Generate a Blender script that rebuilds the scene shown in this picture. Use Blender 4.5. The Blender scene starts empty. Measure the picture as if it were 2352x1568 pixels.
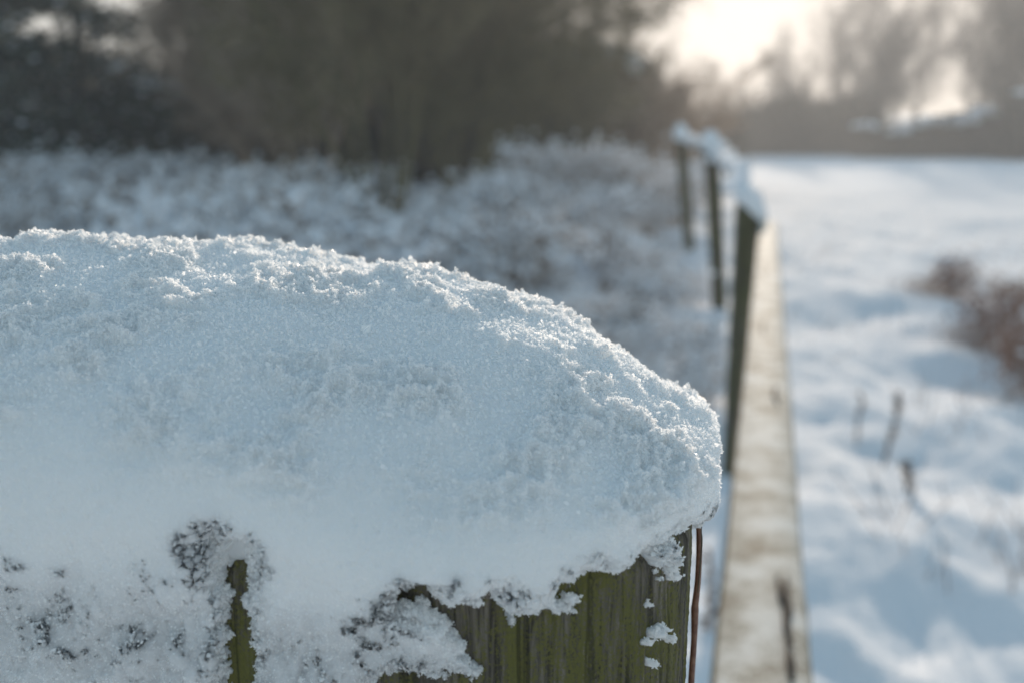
import bpy, math, random
import numpy as np
from mathutils import Vector

PI = math.pi
S = bpy.context.scene
# ------------------------------------------------------------------ camera
CAMZ = 1.40
FPX, CX, CY = 2287.0, 1176.0, 784.0            # photograph measured at 2352 px width
PITCH = math.atan((784 - 290) / FPX)
cam_d = bpy.data.cameras.new('camera')
cam = bpy.data.objects.new('camera', cam_d)
S.collection.objects.link(cam)
cam.location = (0, 0, CAMZ)
cam.rotation_euler = (PI / 2 - PITCH, 0, 0)
cam_d.sensor_width = 36.0
cam_d.lens = 36.0 * FPX / 2352.0
cam_d.clip_start = 0.01
cam_d.clip_end = 3000
cam_d.dof.use_dof = True
cam_d.dof.focus_distance = 0.21
cam_d.dof.aperture_fstop = 10.8
cam_d.dof.aperture_blades = 9
S.camera = cam
# ------------------------------------------------------------------ sky and sun
SUN_EL, SUN_AZ = math.radians(12.0), math.radians(12.8)      # azimuth from +Y towards +X
w = bpy.data.worlds.new('World'); S.world = w; w.use_nodes = True
nt = w.node_tree; nt.nodes.clear()
out = nt.nodes.new('ShaderNodeOutputWorld'); bg = nt.nodes.new('ShaderNodeBackground')
sky = nt.nodes.new('ShaderNodeTexSky'); sky.sky_type = 'NISHITA'; sky.sun_disc = False
sky.sun_elevation = SUN_EL; sky.sun_rotation = SUN_AZ
sky.air_density = 1.0; sky.dust_density = 0.6; sky.ozone_density = 3.8
bg.inputs['Strength'].default_value = 0.15
# thin high veil: soft shoulder on the glow round the sun
va = nt.nodes.new('ShaderNodeVectorMath'); va.operation = 'MULTIPLY_ADD'
va.inputs[1].default_value = (.60, .68, .78); va.inputs[2].default_value = (1, 1, 1)
vb = nt.nodes.new('ShaderNodeVectorMath'); vb.operation = 'DIVIDE'
nt.links.new(sky.outputs[0], va.inputs[0]); nt.links.new(sky.outputs[0], vb.inputs[0]); nt.links.new(va.outputs[0], vb.inputs[1])
nt.links.new(vb.outputs[0], bg.inputs[0]); nt.links.new(bg.outputs[0], out.inputs[0])
sd = bpy.data.lights.new('sun', 'SUN'); sd.energy = 1.5; sd.angle = math.radians(0.5); sd.color = (1.0, 0.84, 0.68)
sun = bpy.data.objects.new('sun', sd); S.collection.objects.link(sun)
sdir = Vector((math.sin(SUN_AZ) * math.cos(SUN_EL), math.cos(SUN_AZ) * math.cos(SUN_EL), math.sin(SUN_EL)))
sun.rotation_euler = (-sdir).to_track_quat('-Z', 'Y').to_euler()
sun.location = sdir * 100
S.view_settings.view_transform = 'Standard'; S.view_settings.look = 'None'
S.view_settings.gamma = 1.0; S.view_settings.exposure = 2.07
S.render.engine = 'CYCLES'
cy = S.cycles
cy.use_denoising = True
cy.denoiser = 'OPENIMAGEDENOISE'
cy.max_bounces = 18; cy.diffuse_bounces = 14; cy.glossy_bounces = 3; cy.transmission_bounces = 12
cy.volume_bounces = 1; cy.transparent_max_bounces = 8
cy.sample_clamp_indirect = 4.0

# ------------------------------------------------------------------ helpers
rng = np.random.default_rng(7)
random.seed(7)
SP, CP = math.sin(PITCH), math.cos(PITCH)

def ray(px, py):
    dx = (px - CX) / FPX; dy = -(py - CY) / FPX
    return np.array([dx, CP + dy * SP, -SP + dy * CP])
def at(px, py, Y):
    d = ray(px, py); return np.array([0, 0, CAMZ]) + d * (Y / d[1])
def atz(px, py, z):
    d = ray(px, py); return np.array([0, 0, CAMZ]) + d * ((z - CAMZ) / d[2])
def proj(P):
    x = P[..., 0]; y = P[..., 1]; z = P[..., 2] - CAMZ
    f = y * CP - z * SP; u = y * SP + z * CP
    return CX + FPX * x / f, CY - FPX * u / f, f

def _hash(ix, iy, iz, seed):
    h = (ix.astype(np.uint32) * np.uint32(374761393)) ^ (iy.astype(np.uint32) * np.uint32(668265263)) \
        ^ (iz.astype(np.uint32) * np.uint32(2147483647 - 1013904)) ^ np.uint32((seed * 974634777) & 0xffffffff)
    h = (h ^ (h >> np.uint32(13))) * np.uint32(1274126177)
    h = (h ^ (h >> np.uint32(16))) * np.uint32(2246822519)
    h = h ^ (h >> np.uint32(13))
    return (h.astype(np.float32) / np.float32(4294967295.0)) * 2 - 1
def noise(P, seed=0):
    """smooth value noise in about -1..1 at the points P (n,3)"""
    F = np.floor(P); f = (P - F).astype(np.float32); I = F.astype(np.int64)
    f = f * f * f * (f * (f * 6 - 15) + 10)
    r = 0
    for dz in (0, 1):
        wz = f[:, 2] if dz else 1 - f[:, 2]
        for dy in (0, 1):
            wy = f[:, 1] if dy else 1 - f[:, 1]
            for dx in (0, 1):
                wx = f[:, 0] if dx else 1 - f[:, 0]
                r = r + wx * wy * wz * _hash(I[:, 0] + dx, I[:, 1] + dy, I[:, 2] + dz, seed)
    return r
def fbm(P, octs=4, seed=0, gain=0.5, billow=False):
    r = 0; a = 1.0; t = 0; Q = np.asarray(P, float)
    for k in range(octs):
        n = noise(Q + 17.3 * k, seed + k)
        if billow: n = 1 - 2 * np.abs(n)
        r = r + a * n; t += a; a *= gain
        Q = Q * 2.03
    return r / t
def smooth(a, b, x):
    t = np.clip((x - a) / (b - a), 0, 1); return t * t * (3 - 2 * t)

class MB:
    def __init__(s): s.v = []; s.n = 0; s.f = []          # s.f: list of (faces array, material index)
    def add(s, v, f, mi=0):
        v = np.asarray(v, np.float32).reshape(-1, 3); f = np.asarray(f, np.int64)
        s.v.append(v); s.f.append((f + s.n, mi)); s.n += len(v)
    def build(s, name, mats, parent=None, smooth_=True):
        me = bpy.data.meshes.new(name)
        V = np.concatenate(s.v)
        nl = sum(f.size for f, _ in s.f); npoly = sum(len(f) for f, _ in s.f)
        me.vertices.add(len(V)); me.vertices.foreach_set('co', V.ravel())
        me.loops.add(nl); me.polygons.add(npoly)
        me.loops.foreach_set('vertex_index', np.concatenate([f.ravel() for f, _ in s.f]).astype(np.int32))
        tot = np.concatenate([np.full(len(f), f.shape[1], np.int32) for f, _ in s.f])
        st = np.concatenate([[0], np.cumsum(tot)[:-1]]).astype(np.int32)
        me.polygons.foreach_set('loop_start', st)
        me.polygons.foreach_set('material_index', np.concatenate([np.full(len(f), m, np.int32) for f, m in s.f]))
        me.update(calc_edges=True)
        me.polygons.foreach_set('use_smooth', np.full(npoly, smooth_))
        if not isinstance(mats, (list, tuple)): mats = [mats]
        for m in mats: me.materials.append(m)
        o = bpy.data.objects.new(name, me); S.collection.objects.link(o)
        if parent: o.parent = parent
        return o
    def segs(s, P0, P1, r0, r1, sides=3, mi=0):
        """many tapered prisms at once"""
        P0 = np.asarray(P0, float); P1 = np.asarray(P1, float); n = len(P0)
        if n == 0: return
        d = P1 - P0; L = np.linalg.norm(d, axis=1, keepdims=True) + 1e-9; d = d / L
        ref = np.where(np.abs(d[:, 2:3]) > .9, [[1., 0, 0]], [[0, 0, 1.]])
        a = np.cross(d, ref); a /= np.linalg.norm(a, axis=1, keepdims=True) + 1e-9; b = np.cross(d, a)
        th = np.arange(sides) * 2 * PI / sides
        ring = a[:, None] * np.cos(th)[None, :, None] + b[:, None] * np.sin(th)[None, :, None]
        V = np.concatenate([P0[:, None] + ring * np.asarray(r0)[:, None, None], P1[:, None] + ring * np.asarray(r1)[:, None, None]], 1)
        k = np.arange(sides); k2 = (k + 1) % sides
        F = np.stack([k, k2, k2 + sides, k + sides], 1)[None] + (np.arange(n) * 2 * sides)[:, None, None]
        s.add(V.reshape(-1, 3), F.reshape(-1, 4), mi)
    def blobs(s, C, R, mi=0, flat=1.0, jit=0.3):
        """little lumps: jittered octahedra subdivided once"""
        C = np.asarray(C, float); n = len(C)
        if n == 0: return
        oc = np.array([[1, 0, 0], [0, 1, 0], [-1, 0, 0], [0, -1, 0], [0, 0, 1], [0, 0, -1],
                       [.7, .7, 0], [-.7, .7, 0], [-.7, -.7, 0], [.7, -.7, 0], [.7, 0, .7], [0, .7, .7], [-.7, 0, .7], [0, -.7, .7],
                       [.7, 0, -.7], [0, .7, -.7], [-.7, 0, -.7], [0, -.7, -.7]], float)
        T = []
        mid = {(0, 1): 6, (1, 2): 7, (2, 3): 8, (0, 3): 9, (0, 4): 10, (1, 4): 11, (2, 4): 12, (3, 4): 13, (0, 5): 14, (1, 5): 15, (2, 5): 16, (3, 5): 17}
        m = lambda i, j: mid[(min(i, j), max(i, j))]
        for a, b, c in ((0, 1, 4), (1, 2, 4), (2, 3, 4), (3, 0, 4), (1, 0, 5), (2, 1, 5), (3, 2, 5), (0, 3, 5)):
            ab, bc, ca = m(a, b), m(b, c), m(c, a)
            T += [(a, ab, ca), (ab, b, bc), (ca, bc, c), (ab, bc, ca)]
        T = np.array(T)
        J = 1 + jit * rng.uniform(-1, 1, (n, 18, 1))
        V = oc[None] * J * np.asarray(R)[:, None, None] * np.array([1, 1, flat]) + C[:, None]
        F = T[None] + (np.arange(n) * 18)[:, None, None]
        s.add(V.reshape(-1, 3), F.reshape(-1, 3), mi)
    def cards(s, C, U, W, mi=0):
        """leaf-like diamonds: centre, half-length vector, half-width vector"""
        n = len(C)
        if n == 0: return
        V = np.stack([C - U, C + W * .9 - U * .1, C + U, C - W + U * .1], 1)
        F = np.array([0, 1, 2, 3])[None] + (np.arange(n) * 4)[:, None]
        s.add(V.reshape(-1, 3), F, mi)

def grid_faces(nr, nc, wrap=False):
    r = np.arange(nr - 1)[:, None]; c = np.arange(nc if wrap else nc - 1)[None]
    c2 = (c + 1) % nc
    return np.stack([r * nc + c, r * nc + c2, (r + 1) * nc + c2, (r + 1) * nc + c], -1).reshape(-1, 4)

def tag(o, label=None, cat=None, group=None, kind=None):
    if label: o['label'] = label
    if cat: o['category'] = cat
    if group: o['group'] = group
    if kind: o['kind'] = kind
    return o
def empty(name, loc=(0, 0, 0), rz=0):
    o = bpy.data.objects.new(name, None); S.collection.objects.link(o)
    o.location = loc; o.rotation_euler = (0, 0, rz); o.empty_display_size = .1
    return o
def copy_tree(o, parent=None):
    c = o.copy(); S.collection.objects.link(c)
    if parent: c.parent = parent
    for ch in list(o.children): copy_tree(ch, c)
    return c

# ------------------------------------------------------------------ materials
def mat(name, col, rough=.8, **kw):
    m = bpy.data.materials.new(name); m.use_nodes = True
    b = m.node_tree.nodes['Principled BSDF']
    b.inputs['Base Color'].default_value = (*col, 1); b.inputs['Roughness'].default_value = rough
    for k, v in kw.items(): b.inputs[k.replace('_', ' ')].default_value = v
    return m, m.node_tree, b
def ramp(nt, stops):
    r = nt.nodes.new('ShaderNodeValToRGB'); e = r.color_ramp.elements
    while len(e) < len(stops): e.new(.5)
    for k, (p, c) in enumerate(stops):
        e[k].position = p; e[k].color = (*c, 1) if len(c) == 3 else c
    return r
def tex(nt, scale, detail=4, rough=.55, vec=None, dist=0):
    n = nt.nodes.new('ShaderNodeTexNoise'); n.inputs['Scale'].default_value = scale
    n.inputs['Detail'].default_value = detail; n.inputs['Roughness'].default_value = rough; n.inputs['Distortion'].default_value = dist
    if vec: nt.links.new(vec, n.inputs['Vector'])
    return n
def mottled(name, c1, c2, scale, rough=.85, transl=0):
    m, nt, b = mat(name, c1, rough)
    g = nt.nodes.new('ShaderNodeNewGeometry'); n = tex(nt, scale, 4, vec=g.outputs['Position'])
    r = ramp(nt, [(.35, c1), (.65, c2)]); nt.links.new(n.outputs[0], r.inputs[0]); nt.links.new(r.outputs[0], b.inputs['Base Color'])
    return m
SNOWC = (.88, .89, .90)
# deep snow: light travels a few millimetres inside it
M_snow, nt, b = mat('snow_deep', (.985, .988, .99), .55, Subsurface_Weight=1.0, Subsurface_Scale=.006)
b.inputs['Subsurface Anisotropy'].default_value = .6
b.inputs['Subsurface Radius'].default_value = (1.0, .95, .9)
b.inputs['Specular IOR Level'].default_value = .25
g = nt.nodes.new('ShaderNodeNewGeometry'); n = tex(nt, 1900, 4, .75, g.outputs['Position'])
bp = nt.nodes.new('ShaderNodeBump'); bp.inputs['Distance'].default_value = .0006; bp.inputs['Strength'].default_value = .5
nt.links.new(n.outputs[0], bp.inputs['Height']); nt.links.new(bp.outputs[0], b.inputs['Normal'])
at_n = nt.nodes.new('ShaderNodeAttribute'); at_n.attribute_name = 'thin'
mxt = nt.nodes.new('ShaderNodeMixRGB'); mxt.inputs[1].default_value = (.985, .988, .99, 1); mxt.inputs[2].default_value = (.70, .695, .70, 1)  # greyer crust: wood under thin snow, plus shade painted into the wall's colour
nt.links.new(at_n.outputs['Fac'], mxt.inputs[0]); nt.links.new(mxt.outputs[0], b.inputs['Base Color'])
# snow crystals: clear-white grains that scatter light through and glint
M_crys = bpy.data.materials.new('snow_crystal'); M_crys.use_nodes = True
nt = M_crys.node_tree; nt.nodes.clear()
o_ = nt.nodes.new('ShaderNodeOutputMaterial'); df = nt.nodes.new('ShaderNodeBsdfDiffuse'); tl = nt.nodes.new('ShaderNodeBsdfTranslucent')
gl = nt.nodes.new('ShaderNodeBsdfGlossy'); m1 = nt.nodes.new('ShaderNodeMixShader'); m2 = nt.nodes.new('ShaderNodeMixShader')
df.inputs[0].default_value = (.99, .99, .99, 1); tl.inputs[0].default_value = (.99, .99, .99, 1)
gl.inputs[0].default_value = (1, 1, 1, 1); gl.inputs['Roughness'].default_value = .28
m1.inputs[0].default_value = .5; m2.inputs[0].default_value = .10
nt.links.new(df.outputs[0], m1.inputs[1]); nt.links.new(tl.outputs[0], m1.inputs[2])
nt.links.new(m1.outputs[0], m2.inputs[1]); nt.links.new(gl.outputs[0], m2.inputs[2]); nt.links.new(m2.outputs[0], o_.inputs[0])
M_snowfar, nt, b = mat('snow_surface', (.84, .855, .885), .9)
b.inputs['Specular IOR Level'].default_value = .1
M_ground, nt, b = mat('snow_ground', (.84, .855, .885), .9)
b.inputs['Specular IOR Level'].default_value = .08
g = nt.nodes.new('ShaderNodeNewGeometry'); n = tex(nt, 9, 5, .65, g.outputs['Position'])
bp = nt.nodes.new('ShaderNodeBump'); bp.inputs['Distance'].default_value = .03; bp.inputs['Strength'].default_value = .6
nt.links.new(n.outputs[0], bp.inputs['Height']); nt.links.new(bp.outputs[0], b.inputs['Normal'])
# weathered wood with green algae
def wood(name, c_dark, c_light, c_algae, algae=.5, s=1.0):
    m, nt, b = mat(name, c_light, .85)
    g = nt.nodes.new('ShaderNodeTexCoord'); mp = nt.nodes.new('ShaderNodeMapping')
    mp.inputs['Scale'].default_value = (1, 1, .06)
    nt.links.new(g.outputs['Object'], mp.inputs[0])
    grain = tex(nt, 900 * s, 6, .65, mp.outputs[0], .6)
    grain2 = tex(nt, 160 * s, 4, .6, mp.outputs[0], .3)
    r = ramp(nt, [(.36, c_dark), (.62, c_light)]); nt.links.new(grain.outputs[0], r.inputs[0])
    r2 = ramp(nt, [(.35, (.35, .33, .3)), (.6, (1, 1, 1))]); nt.links.new(grain2.outputs[0], r2.inputs[0])
    mx = nt.nodes.new('ShaderNodeMixRGB'); mx.blend_type = 'MULTIPLY'; mx.inputs[0].default_value = .8
    nt.links.new(r.outputs[0], mx.inputs[1]); nt.links.new(r2.outputs[0], mx.inputs[2])
    mp2 = nt.nodes.new('ShaderNodeMapping'); mp2.inputs['Scale'].default_value = (1, 1, .3); nt.links.new(g.outputs['Object'], mp2.inputs[0])
    al = tex(nt, 55 * s, 6, .7, mp2.outputs[0], .8); fine = tex(nt, 1500 * s, 3, .7, g.outputs['Object'])
    ma = nt.nodes.new('ShaderNodeMath'); ma.operation = 'ADD'; nt.links.new(al.outputs[0], ma.inputs[0])
    mb = nt.nodes.new('ShaderNodeMath'); mb.operation = 'MULTIPLY'; mb.inputs[1].default_value = .75; nt.links.new(fine.outputs[0], mb.inputs[0])
    nt.links.new(mb.outputs[0], ma.inputs[1])
    ra = ramp(nt, [(1.02 - algae * .35, (0, 0, 0)), (1.12 - algae * .3, (1, 1, 1))]); nt.links.new(ma.outputs[0], ra.inputs[0])
    ca = nt.nodes.new('ShaderNodeMixRGB'); ca.inputs[1].default_value = (*[c * .55 for c in c_algae], 1); ca.inputs[2].default_value = (*c_algae, 1)
    nt.links.new(fine.outputs[0], ca.inputs[0])
    mx2 = nt.nodes.new('ShaderNodeMixRGB'); nt.links.new(ra.outputs[0], mx2.inputs[0]); nt.links.new(mx.outputs[0], mx2.inputs[1]); nt.links.new(ca.outputs[0], mx2.inputs[2])
    mp3 = nt.nodes.new('ShaderNodeMapping'); mp3.inputs['Scale'].default_value = (1, 1, .035); nt.links.new(g.outputs['Object'], mp3.inputs[0])
    ck = tex(nt, 85 * s, 3, .55, mp3.outputs[0], 1.2)
    rc = ramp(nt, [(.470, (1, 1, 1)), (.497, (.10, .09, .08)), (.503, (.10, .09, .08)), (.525, (1, 1, 1))]); nt.links.new(ck.outputs[0], rc.inputs[0])
    mx3 = nt.nodes.new('ShaderNodeMixRGB'); mx3.blend_type = 'MULTIPLY'; mx3.inputs[0].default_value = .65
    nt.links.new(mx2.outputs[0], mx3.inputs[1]); nt.links.new(rc.outputs[0], mx3.inputs[2])
    nt.links.new(mx3.outputs[0], b.inputs['Base Color'])
    bp = nt.nodes.new('ShaderNodeBump'); bp.inputs['Distance'].default_value = .001 / s; bp.inputs['Strength'].default_value = .9
    nt.links.new(grain.outputs[0], bp.inputs['Height']); nt.links.new(bp.outputs[0], b.inputs['Normal'])
    return m
M_post = wood('mossy_weathered_wood', (.035, .028, .02), (.22, .19, .155), (.16, .15, .036), .52)
M_fpost = wood('damp_post_wood', (.05, .045, .03), (.15, .14, .10), (.10, .105, .035), .5, .2)
# frosted rail
M_rail, nt, b = mat('frosted_rail_wood', (.4, .36, .3), .8)
g = nt.nodes.new('ShaderNodeTexCoord')
n1 = tex(nt, 350, 4, .7, g.outputs['Object']); n2 = tex(nt, 22, 4, .6, g.outputs['Object'])
ad = nt.nodes.new('ShaderNodeMath'); ad.operation = 'ADD'; hf = nt.nodes.new('ShaderNodeMath'); hf.operation = 'MULTIPLY'; hf.inputs[1].default_value = 1.1
nt.links.new(n2.outputs[0], hf.inputs[0]); nt.links.new(n1.outputs[0], ad.inputs[0]); nt.links.new(hf.outputs[0], ad.inputs[1])
sc_ = nt.nodes.new("ShaderNodeMath"); sc_.operation = "MULTIPLY"; sc_.inputs[1].default_value = .5; nt.links.new(ad.outputs[0], sc_.inputs[0])
r = ramp(nt, [(.41, (.19, .15, .10)), (.50, (.47, .43, .36)), (.60, (.72, .69, .64))]); nt.links.new(sc_.outputs[0], r.inputs[0]); nt.links.new(r.outputs[0], b.inputs["Base Color"])
M_railside = wood('rail_side_wood', (.09, .07, .045), (.25, .2, .13), (.14, .13, .05), .35, .2)
M_crack, _, _ = mat('dark_crack_wood', (.03, .025, .02), .9)
M_red = mottled('dry_red_stem', (.15, .06, .035), (.26, .13, .08), 500, .5)
M_fibre, _, _ = mat('dry_fibre', (.12, .09, .06), .7)
M_twig = mottled('bare_twig_bark', (.34, .25, .18), (.50, .39, .30), 3)
M_twiggreen = mottled('mossy_twig_bark', (.115, .10, .05), (.21, .18, .095), 2)
M_fartree = mottled('far_tree_bark', (.07, .06, .045), (.12, .10, .075), 2)
M_needle = mottled('evergreen_leaves', (.02, .032, .018), (.045, .06, .03), 5, .7)
M_hedge = mottled('hedge_leaves', (.045, .045, .03), (.09, .08, .05), 2, .8)
M_grass = mottled('dry_grass', (.22, .15, .12), (.38, .28, .22), 10)
M_leaf = mottled('dry_bramble_leaf', (.10, .06, .04), (.20, .13, .08), 6)
M_weed = mottled('dry_weed', (.10, .07, .055), (.17, .12, .09), 30)

# ------------------------------------------------------------------ ground
def fence_x(y):
    return np.interp(y, [0, 1.1, 4.1, 7.4, 10.7, 20, 60], [.12, .30, .98, 1.58, 1.90, 2.4, 3])
def gheight(x, y):
    P = np.stack([x, y, 0 * x], -1).reshape(-1, 3)
    r = np.hypot(P[:, 0], P[:, 1])
    near = 1 / (1 + (r / 13) ** 2)
    rx = P[:, 0] - fence_x(P[:, 1])
    lum = fbm(P * [2.1, 1.25, 1], 3, 11, .5) * .135 * near * smooth(.3, 2.0, r)
    big = fbm(P * [.35, .22, 1] + 5, 3, 3) * .14 * smooth(2, 10, r) * (1 - .75 * smooth(15, 30, r) * (rx > 0))
    left = smooth(0.0, 6, -rx) * smooth(6, 26, P[:, 1]) * .55
    tuss = fbm(P * [3.2, 3.2, 1], 2, 21, .5, True) * .07 * near * smooth(-.2, 2, -rx)
    lmound = fbm(P * [.75, .55, 1] + 9, 2, 15) * .26 * smooth(.5, 2.2, -rx) * smooth(3.5, 7, P[:, 1]) * (1 - smooth(20, 30, r))
    lmound = lmound + .62 * np.exp(-((P[:, 0] - .35) / 1.25) ** 2 - ((P[:, 1] - 11.2) / 2.6) ** 2) * smooth(.1, .8, -rx)
    lum = lum + fbm(P * [5.5, 4.0, 1], 3, 13, .55) * .035 * smooth(.6, 2.5, r) / (1 + (r / 18) ** 2)
    far = smooth(120, 500, r) * 6
    return (lum + big + left * .25 + lmound + tuss + far).reshape(np.shape(x))
def gz(x, y): return float(gheight(np.array([x]), np.array([y]))[0])

rr = np.concatenate([[0.02], np.geomspace(.4, 700, 420)])
aa = np.radians(np.concatenate([np.linspace(-36, 36, 560), np.linspace(38, 322, 120)]))
Rg, Ag = np.meshgrid(rr, aa, indexing='ij')
gx, gy = Rg * np.sin(Ag), Rg * np.cos(Ag)
mb = MB(); mb.add(np.stack([gx, gy, gheight(gx, gy)], -1), grid_faces(len(rr), len(aa), True)[:, ::-1])
tag(mb.build('ground', M_ground), kind='structure')

# ------------------------------------------------------------------ near post and its snow
AX = math.radians(-4.5)                        # the post is turned a little
HX, HY = .092, .067
corner = at(1592, 1300, .19)                   # right-hand edge of the post
CXP = corner[0] - HX * math.cos(AX) - .004; CYP = .175 + HY
ZW = at(1540, 1215, .185)[2]
                  # top of the wood
ca, sa = math.cos(AX), math.sin(AX)
def loc2w(x, y, z): return np.stack([CXP + x * ca - y * sa, CYP + x * sa + y * ca, z + 0 * x], -1)
def Rsq(th, n=4.6, hx=HX, hy=HY):
    return (np.abs(np.cos(th) / hx) ** n + np.abs(np.sin(th) / hy) ** n) ** (-1 / n)
for _ in range(4):                             # slide the post until its right-hand edge is where it was measured
    t_ = np.linspace(-PI, PI, 721); px_, py_, f_ = proj(loc2w(Rsq(t_) * np.cos(t_), Rsq(t_) * np.sin(t_), ZW - .01))
    i_ = np.argmax(px_); CXP += (1583 - px_[i_]) * f_[i_] / FPX
# outline of snow on the post face, measured on the photograph (2352 px)
POLY = np.array([(1900, 700), (1900, 1120), (1640, 1180), (1612, 1192), (1575, 1206), (1540, 1232), (1532, 1252), (1548, 1272), (1556, 1300), (1552, 1326),
    (1538, 1322), (1524, 1290), (1512, 1262), (1496, 1244), (1478, 1258), (1450, 1284), (1418, 1300), (1392, 1312), (1376, 1298), (1340, 1318),
    (1312, 1335), (1292, 1352), (1284, 1372), (1312, 1366), (1330, 1380), (1326, 1406), (1290, 1412), (1240, 1410), (1206, 1420), (1188, 1440), (1182, 1412),
    (1160, 1392), (1140, 1372), (1128, 1356), (1110, 1372), (1106, 1390), (1060, 1390), (1020, 1392), (1000, 1370), (986, 1352), (990, 1330), (988, 1304), (972, 1316),
    (958, 1336), (925, 1360), (916, 1376), (945, 1386), (990, 1390), (1030, 1412), (1048, 1446), (1078, 1478), (1078, 1504), (1112, 1552), (1090, 1562), (1060, 1548),
    (1010, 1560), (930, 1556), (860, 1568), (760, 1640), (500, 1800), (-900, 1900), (-900, 700)], float)
HOLE = np.array([(500, 1208), (508, 1236), (545, 1240), (576, 1252), (566, 1290), (556, 1318), (562, 1348), (550, 1380), (566, 1430), (574, 1470), (580, 1560), (590, 1800),
    (500, 1800), (508, 1560), (522, 1480), (518, 1420), (520, 1370), (512, 1330), (506, 1290), (500, 1250), (486, 1228)], float)
def polysdf(X, Y, poly):
    d = np.full(X.shape, 1e9); ins = np.zeros(X.shape, bool)
    for (x0, y0), (x1, y1) in zip(poly, np.roll(poly, -1, 0)):
        ex, ey = x1 - x0, y1 - y0
        t = np.clip(((X - x0) * ex + (Y - y0) * ey) / (ex * ex + ey * ey), 0, 1)
        d = np.minimum(d, np.hypot(X - x0 - t * ex, Y - y0 - t * ey))
        c = (y0 > Y) != (y1 > Y)
        ins ^= c & (X < (x1 - x0) * (Y - y0) / (y1 - y0 + 1e-12) + x0)
    return np.where(ins, d, -d)
GXs, GYs = np.meshgrid(np.arange(-900, 1904, 4.), np.arange(700, 1904, 4.))
SD = np.minimum(polysdf(GXs, GYs, POLY), -polysdf(GXs, GYs, HOLE))
for fx, fy, fr_ in ((1502, 1392, 8), (1526, 1446, 8), (1512, 1458, 7), (1548, 1472, 9), (1492, 1480, 7), (1530, 1334, 6), (1505, 1525, 5)):
    SD = np.maximum(SD, (fr_ * .65 - np.hypot(GXs - fx, (GYs - fy) * .8)) * 3.5)
def sdf(px, py):
    u = np.clip((px + 900) / 4, 0, GXs.shape[1] - 1.001); v = np.clip((py - 700) / 4, 0, GXs.shape[0] - 1.001)
    i = u.astype(int); j = v.astype(int); a = u - i; b_ = v - j
    return SD[j, i] * (1 - a) * (1 - b_) + SD[j, i + 1] * a * (1 - b_) + SD[j + 1, i] * (1 - a) * b_ + SD[j + 1, i + 1] * a * b_
# the crest of the snow as measured; the dome's height is fitted to it
CREST = np.array([(-900, 1000), (-600, 800), (-400, 690), (-200, 590), (0, 547), (150, 537), (265, 528), (350, 548), (500, 552), (620, 566), (720, 572), (820, 600), (900, 607), (1000, 616), (1080, 644),
    (1200, 680), (1320, 738), (1400, 775), (1460, 800), (1510, 862), (1580, 950), (1640, 1030)], float)
CREST[:, 1] += np.interp(CREST[:, 0], [0, 1200, 1500], [20, 14, 4])   # the loose clumps stand this far above the body
OV = .0062
def ovf(T): return OV + .0030 * smooth(.45, .97, -np.sin(T))
ZE = ZW + .0100
DROP = .0130                                   # the widest ring hangs lower on the side facing the camera
DROPB = .020
def zef(T): return ZE - DROP * smooth(.35, .97, -np.sin(T)) * smooth(.0, .05, np.cos(T) * .09) - DROPB * smooth(-.25, .6, np.sin(T))
def thet(nf, nb):
    # local angles; the camera side is -y (theta = -90 deg)
    a = np.linspace(-PI - .15, .35, nf); b_ = np.linspace(.35, PI - .15, nb + 2)[1:-1]
    return np.concatenate([a, b_])
Hk_x = np.linspace(-.108, .108, 28); Hk = np.full(28, .045)
def dome(th, ph, Hk):
    """th (c), ph (r): 0 = top, pi/2 = widest ring"""
    T, Pm = np.meshgrid(th, ph)
    n = 2.1 + 1.5 * np.sin(Pm) ** 4
    R = (np.abs(np.cos(T) / (HX + OV)) ** n + np.abs(np.sin(T) / (HY + OV)) ** n) ** (-1 / n)
    rho = R * np.sin(Pm)
    x = rho * np.cos(T); y = rho * np.sin(T) - .0030 * smooth(.45, .97, -np.sin(T)) * np.sin(Pm)
    H = np.interp(x, Hk_x, Hk)
    z = ZE + H * np.cos(Pm) - DROP * smooth(.35, .97, -np.sin(T)) * smooth(.0, .05, np.cos(T) * .09) * np.sin(Pm) ** 3 - DROPB * smooth(-.25, .6, np.sin(T)) * np.sin(Pm) ** 2
    return x, y, z
th = thet(300, 60); ph = np.linspace(1e-3, PI / 2, 120)
for it in range(14):
    x, y, z = dome(th, ph, Hk)
    W = loc2w(x, y, z); px, py, f = proj(W)
    new = Hk.copy(); K = np.round((x - Hk_x[0]) / (Hk_x[1] - Hk_x[0])).astype(int)
    for k in range(28):
        m_ = (K == k) & (np.abs(x) < HX * 1.0)
        if m_.sum() < 10: continue
        i = np.argmin(np.where(m_, py - np.interp(px, CREST[:, 0], CREST[:, 1]), 1e9))
        e = (py - np.interp(px, CREST[:, 0], CREST[:, 1])).flat[i] * f.flat[i] / FPX
        new[k] = np.clip(Hk[k] + .8 * e, .006, .08)
    ok_ = np.abs(Hk_x) <= HX * 1.0; new = np.where(~ok_, np.interp(Hk_x, Hk_x[ok_], new[ok_]), new)
    Hk = np.convolve(np.pad(new, 1, mode='edge'), [.15, .7, .15], 'valid')
print('HK', np.round(Hk, 4))

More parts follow.
